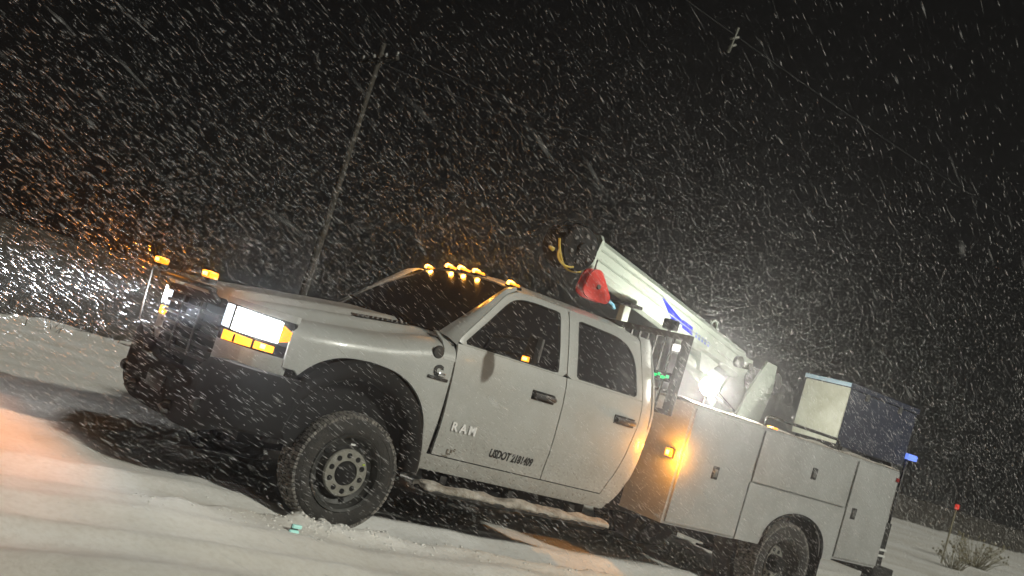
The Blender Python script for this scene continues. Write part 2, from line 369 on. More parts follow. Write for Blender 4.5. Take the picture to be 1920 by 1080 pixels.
for side in (-1, 1):
    # fender: columns from the wheel opening up and over to the hood line
    Pt = []
    xs = [-.66 + 1.252 * i / 46 for i in range(47)]
    for x in xs:
        zt = lerp(BASE, x) - .062 * (1 - .55 * sm(x / .46)); zs = zt - .13; zb = max(arch(x), .5)
        zb = min(zb, zs - .01); row = []
        if x < -.56: zb = max(zb, .98)
        for j in range(9):
            z = zb + (zs - zb) * j / 8; row.append(Vector((x, side * ys(x, z), z)))
        y0 = ys(x, zs)
        for j in range(1, 7):
            a = j / 6 * math.pi / 2; row.append(Vector((x, side * (.775 + (y0 - .775) * math.cos(a)), zs + .13 * math.sin(a))))
        Pt.append(row)
    V, F = grid_mesh(Pt, Vector((0, -side * .02, -.004)))
    fen = raw('fender', V, F, PAINT, truck, True, 40)
    # black flare around the wheel opening
    V = []; F = []; pts = []
    for k in range(41):
        a = math.pi * k / 40
        cx = -.06 - .605 * math.cos(a); czt = .50 + .668 * max(0, math.sin(a)) ** .92
        pts.append((cx, czt))
    prof = [(1.0, .0), (.985, .035), (.93, .055), (.84, .045), (.80, .02), (.80, -.10)]
    for (px, pz) in pts:
        for sc_, out in prof:
            X = -.06 + (px + .06) * sc_; Z = .50 + (pz - .50) * sc_
            V.append((X, side * (ys(max(px, -.5), max(.66, min(1.2, pz))) + out), Z))
    k = len(prof)
    for i in range(40):
        for j in range(k - 1): F.append((i * k + j, i * k + j + 1, (i + 1) * k + j + 1, (i + 1) * k + j))
    raw('fender_flare', V, F, BLACK, truck, True, 50)
    MB().lathe_y([(.0, 0), (.047, 0), (.047, .006), (.040, .014), (.0, .016)], 24, (.44, 0, 1.365)).build('fender_cap', HANDLE, fen, True, 40).matrix_local = Matrix.Translation((0, side * (ys(.44, 1.365) - (0 if side > 0 else 0)) , 0)) @ (Matrix() if side > 0 else Matrix.Scale(-1, 4, (0, 1, 0)))
    # doors
    d1 = side_panel('front_door', lambda u, v: (.632 - .030 * sm(v) + u * (1.674 - .632 + .030 * sm(v)), .665 + v * .80), 26, 16, side)
    frame_and_glass(side, [(.600, 1.466), (.625, 1.515), (1.02, 1.925), (1.14, 1.978), (1.30, 1.988), (1.674, 1.988), (1.674, 1.466)],
                    [(.648, 1.478), (1.075, 1.905), (1.23, 1.944), (1.588, 1.944), (1.594, 1.478)], [.03, .10, .14, .03, .03], d1)
    d2 = side_panel('rear_door', lambda u, v: (1.684 + u * (door_rear(.665 + v * .80) - 1.684), .665 + v * .80), 22, 16, side)
    frame_and_glass(side, [(1.684, 1.466), (1.684, 1.988), (2.30, 1.985), (2.50, 1.95), (2.535, 1.466)],
                    [(1.782, 1.482), (1.782, 1.932), (2.30, 1.915), (2.445, 1.80), (2.478, 1.482)], [.03, .03, .16, .12, .04], d2)
    for dd, hx in ((d1, 1.47), (d2, 2.36)):
        hz = 1.27; yy = ys(hx, hz)
        MB().box((hx - .115, side * (yy - .004), hz - .036), (hx + .115, side * (yy + .006), hz + .036), .004).build('handle_recess', BLACK, dd, True, 40)
        MB().box((hx - .105, side * (yy + .014), hz - .018), (hx + .105, side * (yy + .042), hz + .020), .008).build('handle', HANDLE, dd, True, 40)
        MB().lathe_y([(0, 0), (.011, 0), (.011, .004), (0, .004)], 14, (hx + .10, side * (yy + .041), hz)).build('lock_cylinder', GREYM, dd, True, 40)
    # cab corner behind the rear door, and its roof pillar
    side_panel('cab_corner', lambda u, v: ((door_rear(.60 + v * 1.385) + .008) * (1 - u) + cab_rear(.60 + v * 1.385) * u, .60 + v * 1.385), 6, 30, side)
    side_panel('rocker_panel', lambda u, v: (.53 + u * (2.42 + .06 * v - .53), .545 + v * .112), 24, 4, side)
    # short painted strip between fender opening and door above the rocker is part of the fender; running board below
    rb = MB()
    rb.box((.62, side * .90, .40), (2.40, side * 1.09, .435), .012)
    for bx in (.85, 1.5, 2.15): rb.box((bx - .03, side * .70, .42), (bx + .03, side * .92, .52), .005)
    rbo = rb.build('running_board', BLACKM, truck, True, 40)
    mbx = MB(); Pt = []
    for i in range(70):
        x = .60 + 1.83 * i / 69; row = []
        for j in range(7):
            t = j / 6; y = .905 + .185 * t
            h = .012 + .05 * max(0, noise.noise(Vector((x * 5, y * 9, side * 3))) + .42) * math.sin(math.pi * (t * .86 + .07))
            row.append(Vector((x, side * (y + .012 * noise.noise(Vector((x * 9, 0, side)))), .433 + h)))
        Pt.append(row)
    V, F = grid_mesh(Pt, Vector((0, 0, -.03)))
    raw('snow_crust', V, F, SNOWP, rbo, True)
    # A pillar between windshield edge and door frame
    q = resample([(.588, 1.452, 0), (.618, 1.52, 0), (1.015, 1.93, 0), (1.13, 1.985, 0)], 18)
    wsd = resample([(.52, .775, 1.505), (.80, .735, 1.76), (1.06, .675, 1.985), (1.15, .672, 2.012)], 18)
    Pt = []
    for a, b in zip(wsd, q):
        p0 = Vector((a.x, side * a.y, a.z)); p1 = Vector((b.x, side * (ys(b.x, b.y)), b.y)); mid = (p0 + p1) / 2 + Vector((-.012, side * .014, .012))
        Pt.append([p0, p0.lerp(mid, .6), mid, p1.lerp(mid, .5), p1])
    V, F = grid_mesh(Pt, Vector((.02, -side * .02, 0)))
    raw('windshield_pillar', V, F, PAINT, truck, True, 40)
    # cowl side between fender top and pillar
    Pt = []
    for i in range(8):
        x = .495 + .105 * i / 7; zt = lerp(BASE, x) - .03
        Pt.append([Vector((x, side * (ys(x, 1.3) - .002 + 0), 1.33)), Vector((x, side * .955, 1.40)), Vector((x, side * .90, 1.452)), Vector((x, side * .80, 1.495)), Vector((x, side * .765, 1.51))])
    V, F = grid_mesh(Pt, Vector((0, -side * .02, -.006)))
    raw('cowl_corner', V, F, PAINT, truck, True, 40)

def hood_pt(x, y):
    w = abs(y); z = lerp(BASE, x)
    z += .045 * (1 - sm((w - .34) / .14)) - .012 * math.exp(-((w - .50) / .05) ** 2)
    z += .012 * math.exp(-((w - .60) / .07) ** 2)
    z -= .065 * (1 - .55 * sm(x / .46)) * sm((w - .62) / .15)
    n_ = sm((x + .965) / .14); z -= .085 * (1 - n_) ** 1.5
    return z
def hood_cowl(x, y): return hood_pt(x, y) - .004
# roof
def roof_pt(x, y):
    w = abs(y) / .725; z = 1.988 + .092 * (1 - w ** 2.4)
    f = sm((x - 1.02) / .35); z = 1.988 + (z - 1.988) * (.62 + .38 * f) - .012 * (1 - f)
    z -= .05 * sm((x - 2.3) / .4)
    return z
Pt = []
for j in range(33):
    y = -.725 + 1.45 * j / 32; x0 = 1.035 + .115 * (abs(y) / .725) ** 2; row = []
    for i in range(25):
        x = x0 + (2.67 - x0) * i / 24; row.append(Vector((x, y, roof_pt(x, y))))
    Pt.append(row)
V, F = grid_mesh(Pt, Vector((0, 0, -.025)))
roof = raw('roof', V, F, PAINT, truck, True, 40)
# windshield
Pt = []
for j in range(25):
    w = -1 + 2 * j / 24; row = []
    for i in range(11):
        t = i / 10
        xb, yb, zb = .39 + .135 * w * w, .775 * w, 1.50 + .005 * (1 - w * w)
        y1 = .672 * w; x1 = 1.035 + .115 * (abs(y1) / .725) ** 2 - .004; z1 = roof_pt(x1 + .01, y1) - .012
        p = Vector((xb, yb, zb)).lerp(Vector((x1, y1, z1)), t); p.z += .028 * math.sin(math.pi * t); p.x -= .012 * math.sin(math.pi * t)
        row.append(p)
    Pt.append(row)
V, F = grid_mesh(Pt, Vector((.01, 0, -.01)))
raw('windshield', V, F, WSGLASS, truck, True, 40)
wip = MB()
for (a, b) in (((.42, -.55, 1.53), (.47, .02, 1.555)), ((.40, .05, 1.53), (.46, .60, 1.56))): wip.tube([a, (Vector(a) + Vector(b)) / 2 + Vector((0, 0, .02)), b], .008, 6)
for i, (a, b) in enumerate((((.415, -.55, 1.525), (.50, .0, 1.60)), ((.40, .05, 1.525), (.50, .60, 1.60)))):
    MB().tube([a, (Vector(a) + Vector(b)) / 2 + Vector((-.012, 0, .015)), b], .008, 6).build('wiper', BLACK, truck, True)
# cowl tray, cab core, back wall
Pt = []
for j in range(33):
    w = -1 + 2 * j / 32; y0, y1 = .762 * w, .772 * w; xa = .366 + .125 * w * w; p0 = Vector((xa, y0, hood_cowl(xa, y0))); p1 = Vector((.40 + .135 * w * w, y1, 1.503))
    Pt.append([p0, p0.lerp(p1, .35) + Vector((0, 0, -.012)), p1])
V, F = grid_mesh(Pt, Vector((0, 0, -.03)))
raw('cowl', V, F, PAINT, truck, True, 40)
core = MB()
core.box((.62, -.90, .56), (2.40, .90, 1.44)); core.box((2.36, -.88, .75), (2.58, .88, 1.44)); core.box((1.30, -.66, 1.43), (2.55, .66, 1.93))
core.build('dark_cab_core', LINER, truck)  # solid dark core put behind the panels so their gaps read dark
bw = []
for j in range(25):
    y = -.93 + 1.86 * j / 24; row = []
    for i in range(15):
        z = .60 + 1.375 * i / 14; ym = ys(2.6, z) - .012; yy = max(-ym, min(ym, y * ym / .93)); row.append(Vector((cab_rear(z) + .012 * (1 - (yy / ym) ** 8) - .01, yy, z)))
    bw.append(row)
V, F = grid_mesh(bw, Vector((-.02, 0, 0)))
back = raw('cab_back', V, F, PAINT, truck, True, 40)
Pt = [[Vector((2.722, -.60 + 1.2 * j / 8, 1.5 + .36 * i / 4)) for i in range(5)] for j in range(9)]
V, F = grid_mesh(Pt, Vector((-.01, 0, 0))); raw('rear_window', V, F, GLASS, back, True)

# hood
Pt = []
for j in range(53):
    y = -.765 + 1.53 * j / 52; xf = -.965 + .10 * (abs(y) / .765) ** 3; xr_ = .36 + .125 * (y / .765) ** 2; row = []
    for i in range(37):
        t = i / 36; t = t ** 1.25; x = xf + (xr_ - xf) * t; row.append(Vector((x, y, hood_pt(x - (xf + .965) * (1 - t), y))))
    Pt.append(row)
V, F = grid_mesh(Pt, Vector((0, 0, -.025)))
hood = raw('hood', V, F, PAINT, truck, True, 40)
for side in (-1, 1):         # louvred vents on the hood shoulders
    y0 = side * .57; vo = MB()
    for a, b in ((-.08, .36),):
        Pt = []
        for i in range(13):
            x = a + (b - a) * i / 12; Pt.append([Vector((x, y0 + side * (-.055 + .11 * j / 4), hood_pt(x, y0 - side * .055 + side * .11 * j / 4) + .006)) for j in range(5)])
        V, F = grid_mesh(Pt, Vector((0, 0, -.015))); vent = raw('hood_vent', V, F, LINER, hood, True)
    for i in range(11):
        x = -.06 + .40 * i / 10; z = hood_pt(x, y0)
        MB().box((x - .008, y0 - .05, z + .004), (x + .008, y0 + .05, z + .020), .003).build('vent_slat', GREYM, hood, True, 40)

# front end: headlights, grille, fascia, bumper
PATH = [(-.965, .50), (-.962, .60), (-.945, .70), (-.905, .79), (-.84, .865), (-.75, .915), (-.655, .942)]
def wrap_strip(name, side, z0, z1, t0, t1, material, parent, out=0., th=.025, taper=None):
    pl = resample([(x, y, 0) for x, y in PATH], 41); a, b = int(40 * t0), int(40 * t1); Pt = []
    for i in range(a, b + 1):
        p = pl[i]; q = pl[min(i + 1, 40)] - pl[max(i - 1, 0)]; nrm = Vector((-q.y, q.x, 0)).normalized()
        if nrm.x > 0 and nrm.y < 0: nrm = -nrm
        if nrm.x > 0: nrm = -nrm
        p = p + nrm * 0 + Vector((-abs(q.y), abs(q.x), 0)).normalized() * out
        f = (i - a) / max(1, b - a); zz0, zz1 = z0, z1
        if taper: zz0 += taper[0] * f; zz1 += taper[1] * f
        Pt.append([Vector((p.x, side * p.y, zz0 + (zz1 - zz0) * k / 4)) for k in range(5)])
    V, F = grid_mesh(Pt, Vector((th, -side * th * .5, 0)))
    return raw(name, V, F, material, parent, True, 40)
def lamp_light(kind, name, loc, energy, color, radius, parent, rot=None, angle=None, blend=.5):
    l = bpy.data.lights.new(name, kind); l.energy = energy; l.color = color
    l.shadow_soft_size = radius
    if kind == 'SPOT': l.spot_size = angle; l.spot_blend = blend
    o = bpy.data.objects.new(name, l); COL.objects.link(o); o.location = loc
    if rot: o.rotation_euler = rot
    o.parent = parent
    return o
for side in (-1, 1):
    hl = wrap_strip('headlight', side, 1.105, 1.275, 0, 1, BLACK, truck, -.022)
    wrap_strip('inner_lens', side, 1.118, 1.268, .03, .24, EM_HEAD2, hl, -.004, .012)
    wrap_strip('main_lens', side, 1.118, 1.262, .29, .86, EM_HEAD, hl, -.002, .012, (0, -.01))
    wrap_strip('side_marker', side, 1.125, 1.235, .88, .99, EM_AMB, hl, -.002, .012, (.02, -.03))
    wrap_strip('lens_divider', side, 1.11, 1.272, .245, .285, CHROME, hl, .0, .015)
    tl = wrap_strip('turn_signal', side, 1.035, 1.098, .14, .84, EM_TURN, truck, -.004, .02, (.01, -.012))
    for q_ in (.36, .60): wrap_strip('signal_divider', side, 1.04, 1.092, q_, q_ + .025, BLACK, tl, .001, .012)
    wrap_strip('signal_bulb', side, 1.055, 1.085, .70, .75, EM_AMBHOT, tl, .002, .012)
    wrap_strip('corner_fascia', side, .86, 1.03, 0, 1, PAINT, truck, -.008, .03)
    wrap_strip('headlight_brow', side, 1.278, 1.315, 0, 1, PAINT, truck, .0, .03, (-.01, 0))
    lamp_light('SPOT', 'headlight_beam', (-1.0, side * .70, 1.19), 2200, (.82, .92, 1), .06, hl, (0, R(82), 0), R(105), .7).scale = (.17, 1, 1)
    lamp_light('POINT', 'signal_light', (-1.05, side * .88, 1.06), .5, (1, .42, .05), .03, tl)
grl = MB(); grl.box((-.955, -.50, .80), (-.90, .50, 1.27)); grille = grl.build('grille', LINER, truck)
MB().box((-1.0, -.50, 1.225), (-.93, .50, 1.285), .012).build('grille_top_bar', BLACK, grille, True, 40)
for k in range(5): MB().box((-.985, -.495, .845 + .076 * k), (-.95, .495, .870 + .076 * k), .006).build('grille_bar', BLACKM, grille, True, 40)
for y in (-.17, .17): MB().box((-.992, y - .02, .84), (-.955, y + .02, 1.22), .006).build('grille_post', BLACKM, grille, True, 40)
BP = [(-1.06, 0, 0), (-1.06, .45, 0), (-1.045, .70, 0), (-.99, .90, 0), (-.88, 1.01, 0), (-.60, 1.045, 0)]
half = resample(BP, 17); full = [Vector((p.x, -p.y, 0)) for p in half[::-1]][:-1] + half
Pt = []
for p in full:
    e = sm((abs(p.y) - .45) / .6); zb = .40 + .13 * e; zt_ = .76 + .17 * sm((abs(p.y) - .42) / .3); row = []
    for (off, z) in ((.10, zb), (.03, zb + .015), (0, zb + .06), (-.006, .60), (0, zt_ - .045), (.02, zt_ - .01), (.10, zt_)):
        row.append(Vector((p.x + off, p.y * (1 - off * .25), z)))
    Pt.append(row)
V, F = grid_mesh(Pt, Vector((.03, 0, 0)))
bumper = raw('front_bumper', V, F, BLACK, truck, True, 45)
for y in (-.36, .36): MB().tube([(-1.0, y, .47), (-1.10, y, .47), (-1.13, y, .50), (-1.10, y, .535), (-1.0, y, .535)], .014, 8).build('tow_hook', GREYM, bumper, True)
MB().box((-1.075, -.16, .56), (-1.062, .16, .67), .004).build('plate_mount', BLACKM, bumper, True, 40)
for side in (-1, 1): MB().lathe_y([(0, -.03), (.045, -.03), (.045, .03), (0, .03)], 18, (-1.03, side * .72, .60)).build('fog_lamp', BLACKM, bumper, True, 40)
# bar across the nose that carries the two amber strobes
guard = MB().tube([(-1.06, -.50, 1.318), (-1.10, -.45, 1.325), (-1.105, 0, 1.325), (-1.10, .45, 1.325), (-1.06, .50, 1.318)], .018, 10).build('strobe_bar', BLACKM, truck, True)
for y in (-.47, .47):
    MB().tube([(-.94, y, 1.24), (-1.02, y, 1.27), (-1.085, y, 1.315)], .018, 8).build('guard_bracket', BLACKM, guard, True)
for side in (-1, 1):
    y = side * .47
    st = MB().box((-1.145, y - .075, 1.35), (-1.085, y + .075, 1.385), .006).build('strobe_lamp', BLACKM, truck, True, 40)
    MB().box((-1.155, y - .07, 1.387), (-1.085, y + .07, 1.432), .012).build('strobe_lens', EM_AMB, st, True, 40)
    MB().box((-1.160, y - .04, 1.398), (-1.10, y + .04, 1.424), .008).build('strobe_bulb', EM_AMBHOT, st, True, 40)
    lamp_light('SPOT', 'strobe_light', (-1.17, y, 1.42), 92, (1, .26, .005), .04, st, (0, R(74), 0), R(136), .65)
    lamp_light('POINT', 'strobe_glow', (-1.13, y, 1.475), 2.2, (1, .34, .02), .03, st)
MB().tube([(-.97, .95, .90), (-.985, .955, 1.1), (-.995, .96, 1.335)], [.008, .008, .007], 8).build('bumper_guide_rod', mat('grey_plastic', (.14, .14, .14), .6), truck, True)

# roof clearance lamps
for y in (-.6, -.2, 0, .2, .6):
    x = 1.105 + .10 * (y / .7) ** 2; z = roof_pt(x, y)
    cl = MB().box((x - .05, y - .045, z - .004), (x + .06, y + .045, z + .016), .007).build('clearance_lamp', BLACK, roof, True, 40)
    cl.parent = truck
    MB().box((x - .052, y - .042, z + .012), (x + .04, y + .042, z + .036), .012).build('amber_lens', EM_AMB, cl, True, 40)
    MB().tube([(x - .064, y, z + .028), (x - .058, y, z + .029), (x - .035, y, z + .030), (x - .005, y, z + .030), (x + .03, y, z + .028)], [.006, .016, .021, .018, .004], 12).build('amber_bulb', EM_AMBHOT, cl, True)
    lamp_light('POINT', 'clearance_light', (x - .05, y, z + .075), 3, (1, .40, .05), .02, cl)
MB().tube([(1.9, .15, 2.06), (1.9, .15, 2.11)], [.035, .02], 12).build('roof_antenna', BLACK, roof, True, 40)

# mirrors
for side in (-1, 1):
    y = side * 1.265
    mh = MB().box((.985, y - .06, 1.475), (1.05, y + .06, 1.68), .025).build('towing_mirror', LINER, truck, True, 40)
    MB().box((1.054, y - .05, 1.50), (1.059, y + .05, 1.66), .002).build('mirror_glass', CHROME, mh, True, 40)
    MB().tube([(.86, side * .93, 1.49), (.95, side * 1.02, 1.50), (1.03, side * 1.17, 1.52)], .012, 8).build('mirror_arm', LINER, mh, True)
    MB().tube([(.90, side * .90, 1.60), (.97, side * 1.02, 1.62), (1.03, side * 1.17, 1.64)], .012, 8).build('mirror_arm', LINER, mh, True)
    MB().box((.978, y - .03 , 1.482), (.99, y + .055, 1.520), .005).build('mirror_signal', EM_AMB, mh, True, 40)
    MB().box((.970, y - .012 , 1.490), (.98, y + .035, 1.512), .004).build('signal_bulb', EM_AMBHOT, mh, True, 40)
    MB().box((1.03, side * 1.327 - .003, 1.52), (1.045, side * 1.327 + .003, 1.67), .002).build('mirror_trim', GREYM, mh, True, 40)
    lamp_light('POINT', 'mirror_signal_light', (.93, y, 1.49), .15, (1, .45, .06), .02, mh)

# lettering and emblems
def text(name, body, size, x, z, material, parent, depth=.006, y=None, squash=1., bold=0., shear=0.):
    cu = bpy.data.curves.new(name, 'FONT'); cu.body = body; cu.size = size; cu.extrude = depth / 2; cu.align_x = 'LEFT'; cu.offset = bold; cu.shear = shear; cu.resolution_u = 3
    o = bpy.data.objects.new('tmp', cu); COL.objects.link(o)
    dg = bpy.context.evaluated_depsgraph_get(); me = bpy.data.meshes.new_from_object(o.evaluated_get(dg)); bpy.data.objects.remove(o)
    me.name = name
    for v in me.vertices:
        px, pz, py = v.co.x * squash + x, v.co.y + z, v.co.z
        v.co = (px, -(ys(px, pz) if y is None else y) - .003 - py, pz)
    me.materials.clear()
    return link(name, me, material, parent)
doors = [o for o in truck.children if o.name == 'front_door']
nd = doors[0]
for i, ch in enumerate('RAM'): text('letter', ch, .088, .715 + i * .078, .862, mat('bright_silver', (.85, .85, .85), .45, metal=.1), nd, .014, squash=1.0, bold=.003)
text('lettering', 'USDOT 2181409', .085, 1.125, .742, TEXTB, nd, .002, squash=.70, bold=.003, shear=.15)
nf = [o for o in truck.children if o.name == 'fender'][0]
text('emblem_letter', 'C', .105, .435, 1.205, TEXTB, nf, .008, bold=.006)
MB().box((.475, -ys(.5, 1.2) - .012, 1.205), (.535, -ys(.5, 1.2) - .004, 1.232), .003).build('emblem_centre', CHROME, nf, True, 40)
MB().box((.395, -ys(.5, 1.19) - .010, 1.176), (.57, -ys(.5, 1.19) - .003, 1.198), .003).build('emblem_bar', BLACKM, nf, True, 40)
for k, (x, z, w, h) in enumerate(((.745, .672, .05, .008), (.77, .69, .035, .012), (.79, .712, .014, .026), (.755, .71, .012, .03), (.815, .725, .014, .022))):
    MB().box((x - w / 2, -ys(x, z) - .005, z - h / 2), (x + w / 2, -ys(x, z) - .001, z + h / 2)).build('small_decal', mat('faded_decal', (.16, .14, .11), .7), nd)

# wheels
def make_wheel(name, cx, yout, side, dual):
    rim = MB().lathe_y([(.245, .0), (.262, .012), (.268, .004), (.262, -.01), (.235, -.03), (.222, -.10 if dual else -.05), (.19, -.13 if dual else -.06), (.165, -.135 if dual else -.02), (.158, -.13 if dual else -.012), (.0, -.13 if dual else -.012)], 48).build(name, STEEL, truck, True, 35)
    # hand holes as dark plugs on the disc, shade put in the colour
    hh = []
    for k in range(5):
        a = 2 * math.pi * (k + .5) / 5; r = .20
        hh.append(MB().lathe_y([(0, 0), (.018, 0), (.018, -.03), (0, -.03)], 12, (r * math.cos(a), -.045 if not dual else -.115, r * math.sin(a))).build('dark_hole_plug', LINER, rim, True, 40))
    t = MB(); prof = [(.255, -.01), (.275, .006), (.31, .014), (.350, .012), (.380, -.004), (.392, -.03), (.396, -.115), (.392, -.2), (.38, -.225), (.30, -.24), (.255, -.22)]
    tyre = t.lathe_y(prof, 56, close=True).build('tyre', RUBBER, rim, True, 50)
    tr = MB()
    for k in range(84):
        for row, (ya, yb, ph) in enumerate(((-.055, .004, 0), (-.11, -.06, .5), (-.165, -.115, 0), (-.228, -.17, .5))):
            a = 2 * math.pi * (k + ph) / 84; da = .029
            V = []
            for r_ in (.385, .404 + .004 * random.random()):
                for y_ in (ya, yb):
                    for w in (a - da, a + da):
                        rr = r_ - (.014 if (y_ in (.004, -.228)) else 0)
                        V.append((rr * math.cos(w), y_, rr * math.sin(w)))
            tr.add(V, [(0, 2, 3, 1), (4, 5, 7, 6), (0, 1, 5, 4), (2, 6, 7, 3), (0, 4, 6, 2), (1, 3, 7, 5)])
    tr.build('tread', TREADM, rim)
    for r_ in (.335, ): MB().lathe_y([(r_ - .004, .010), (r_, .018), (r_ + .004, .010)], 56).build('sidewall_rib', RUBBER, rim, True)
    y0 = -.012 if not dual else -.13
    MB().lathe_y([(.085, y0), (.085, y0 + .014), (.154, y0 + .014), (.163, y0 + .004), (.163, y0 - .02)], 40).build('hub_ring', HUBM, rim, True, 35)
    MB().lathe_y([(.0, y0 + .02), (.05, y0 + .02), (.072, y0 + .012), (.084, y0 + .004), (.084, y0 - .01)] if not dual else [(0, y0 + .12), (.06, y0 + .12), (.075, y0 + .10), (.085, y0)], 32).build('hub_cap', LINER, rim, True, 35)
    for k in range(10):
        a = 2 * math.pi * (k + .35) / 10; r = .121
        MB().lathe_y([(0, y0 + .018), (.0185, y0 + .018), (.0195, y0 + .008)], 10, (r * math.cos(a), 0, r * math.sin(a))).build('dark_lug_disc', LINER, rim, True, 40)  # dark discs standing proud; the shade of a hole is their colour
    if not dual:
        MB().box((-.006, .0, .19), (.03, .006, .203), .002).build('wheel_tag', mat('white_tag', (.8, .8, .8), .5), rim)
        MB().box((-.125, y0 + .012, .075), (-.105, y0 + .02, .085), .002).build('lug_indicator', mat('lime_indicator', (.45, .6, .05), .5), rim)
    rim.matrix_local = Matrix.Translation((cx, yout * side, .408)) @ (Matrix() if side > 0 else Matrix.Rotation(math.pi, 4, 'Z'))
    return rim
for side in (-1, 1):
    make_wheel('front_wheel', 0, .995, side, False)
    make_wheel('rear_wheel', 4.72, 1.10, side, True)
    MB().lathe_y([(.25, -.0), (.30, .01), (.38, .0), (.40, -.05), (.40, -.2), (.38, -.23), (.25, -.22)], 48, (4.72, side * .70 + .11, .408), close=True).build('inner_rear_tyre', RUBBER, truck, True, 50)
    MB().box((5.22, side * .66, .22), (5.24, side * 1.13, .86), .004).build('mud_flap', BLACK, truck, True, 40)
    MB().box((-.55, side * .55, .50), (.55, side * .90, 1.24)).build('wheel_well', LINER, truck)
# chassis
ch = MB()
for y in (-.43, .43): ch.box((-.85, y - .045, .50), (6.1, y + .045, .70))
for x in (.6, 1.6, 2.6, 3.6, 5.6): ch.box((x - .05, -.43, .52), (x + .05, .43, .66))
frm = ch.build('chassis_frame', LINER, truck)
MB().tube([(0, -.80, .41), (0, .80, .41)], .06, 12).build('front_axle', LINER, truck, True)
MB().tube([(4.72, -.95, .41), (4.72, .95, .41)], .08, 12).build('rear_axle', LINER, truck, True)
MB().box((-.5, -.3, .36), (.9, .3, .75)).build('oil_pan', LINER, truck)
MB().box((.95, -.85, .40), (2.35, -.48, .60), .03).build('fuel_tank', LINER, truck)
MB().box((.95, .48, .42), (2.35, .85, .60), .03).build('battery_box', LINER, truck)
MB().tube([(1.0, .2, .42), (4.2, .25, .45), (5.0, .6, .5)], .05, 10).build('exhaust_pipe', BLACKM, truck, True)

# ------------------------------------------------------------------ service body
body = MB()
W = 1.15
for side in (-1, 1):
    a, b_ = side * .62, side * (W - .022)
    body.box((2.95, a, .56), (3.90, b_, 1.575)); body.box((3.90, a, 1.00), (5.38, b_, 1.575)); body.box((5.38, a, .58), (6.14, b_, 1.575))
body.box((2.96, -.62, .80), (6.13, .62, .95))
sb = body.build('service_body', BODYP, truck)
for side in (-1, 1):
    for nm, x0, x1, z0, z1 in (('compartment_door', 2.975, 3.885, .575, 1.555), ('compartment_door', 3.915, 5.365, 1.085, 1.555), ('compartment_door', 5.395, 6.125, .60, 1.555)):
        Pt = []
        d = MB().box((x0 + .004, side * (W - .021), z0 + .004), (x1 - .004, side * W, z1 - .004), .006).build(nm, BODYP, sb, True, 40)
    for x, z in ((3.41, 1.075), (4.75, 1.31), (5.52, 1.05)):
        MB().box((x - .04, side * (W - .002), z - .055), (x + .04, side * (W + .008), z + .055), .006).build('paddle_latch', BLACKM, sb, True, 40)
        MB().box((x - .022, side * (W + .006), z - .034), (x + .022, side * (W + .013), z + .030), .004).build('latch_paddle', GREYM, sb, True, 40)
    # quarter panel with the wheel opening
    Pt = []
    for i in range(41):
        x = 3.905 + 1.47 * i / 40; t = abs(x - 4.72) / .47; zb = .565
        if t < 1: zb = .50 + .40 * (1 - t ** 2.3) ** (1 / 2.3)
        zb = max(zb, .565); Pt.append([Vector((x, side * (W - .006), zb + (1.075 - zb) * k / 5)) for k in range(6)])
    V, F = grid_mesh(Pt, Vector((0, -side * .02, 0))); raw('quarter_panel', V, F, BODYP, sb, True, 40)
    pts = []
    for k in range(25):
        a = math.pi * k / 24; pts.append((4.72 - .46 * math.cos(a), side * (W + .004), .56 + .34 * math.sin(a) ** .85))
    MB().tube(pts, .016, 8).build('wheel_arch_trim', BLACK, sb, True)
    MB().box((3.92, side * .60, .90), (5.36, side * 1.12, .99)).build('wheel_well', LINER, sb)
    Pt = []
    for i in range(60):
        x = 2.97 + 3.15 * i / 59; row = []
        for j in range(9):
            y = .63 + .50 * j / 8; h = .010 + .045 * max(0, noise.noise(Vector((x * 3, y * 4, 4 + side))) + .35) * math.sin(math.pi * (j / 8 * .9 + .05)); row.append(Vector((x, side * y, 1.577 + h)))
        Pt.append(row)
    V, F = grid_mesh(Pt, Vector((0, 0, -.012))); raw('snow_cap', V, F, SNOWP, sb, True)
    MB().tube([(3.95, side * 1.08, 1.58), (3.95, side * 1.08, 1.66), (4.0, side * 1.08, 1.685), (5.05, side * 1.08, 1.685), (5.10, side * 1.08, 1.66), (5.10, side * 1.08, 1.58)], .014, 8).build('grab_rail', BLACKM, sb, True)
MB().box((6.135, -1.13, .60), (6.16, 1.13, 1.0), .006).build('tailgate', BODYP, sb, True, 40)
rbm = MB().box((6.16, -1.12, .50), (6.52, 1.12, .60), .01).build('step_bumper', BLACKM, sb, True, 40)
for side in (-1, 1):
    og = MB().box((6.20, side * 1.03 - .06, .12), (6.32, side * 1.03 + .06, 1.05), .008).build('outrigger_leg', BLACKM, truck, True, 40)
    for z in (.70, .76): MB().box((6.19, side * 1.03 - .07, z), (6.33, side * 1.03 + .07, z + .022), .003).build('outrigger_band', mat('pale_band', (.7, .7, .68), .4), og, True, 40)
    MB().box((6.15, side * 1.03 - .12, .10), (6.37, side * 1.03 + .12, .125), .004).build('outrigger_foot', BLACKM, og, True, 40)
    MB().box((6.141, side * .92 - .05, 1.15), (6.165, side * .92 + .05, 1.30), .006).build('tail_lamp', mat('red_lens', (.3, .01, .01), .3), sb, True, 40)
MB().box((6.07, -1.162, 1.47), (6.12, -1.149, 1.51), .003).build('red_marker', mat('red_lens', (.3, .01, .01), .3), sb, True, 40)
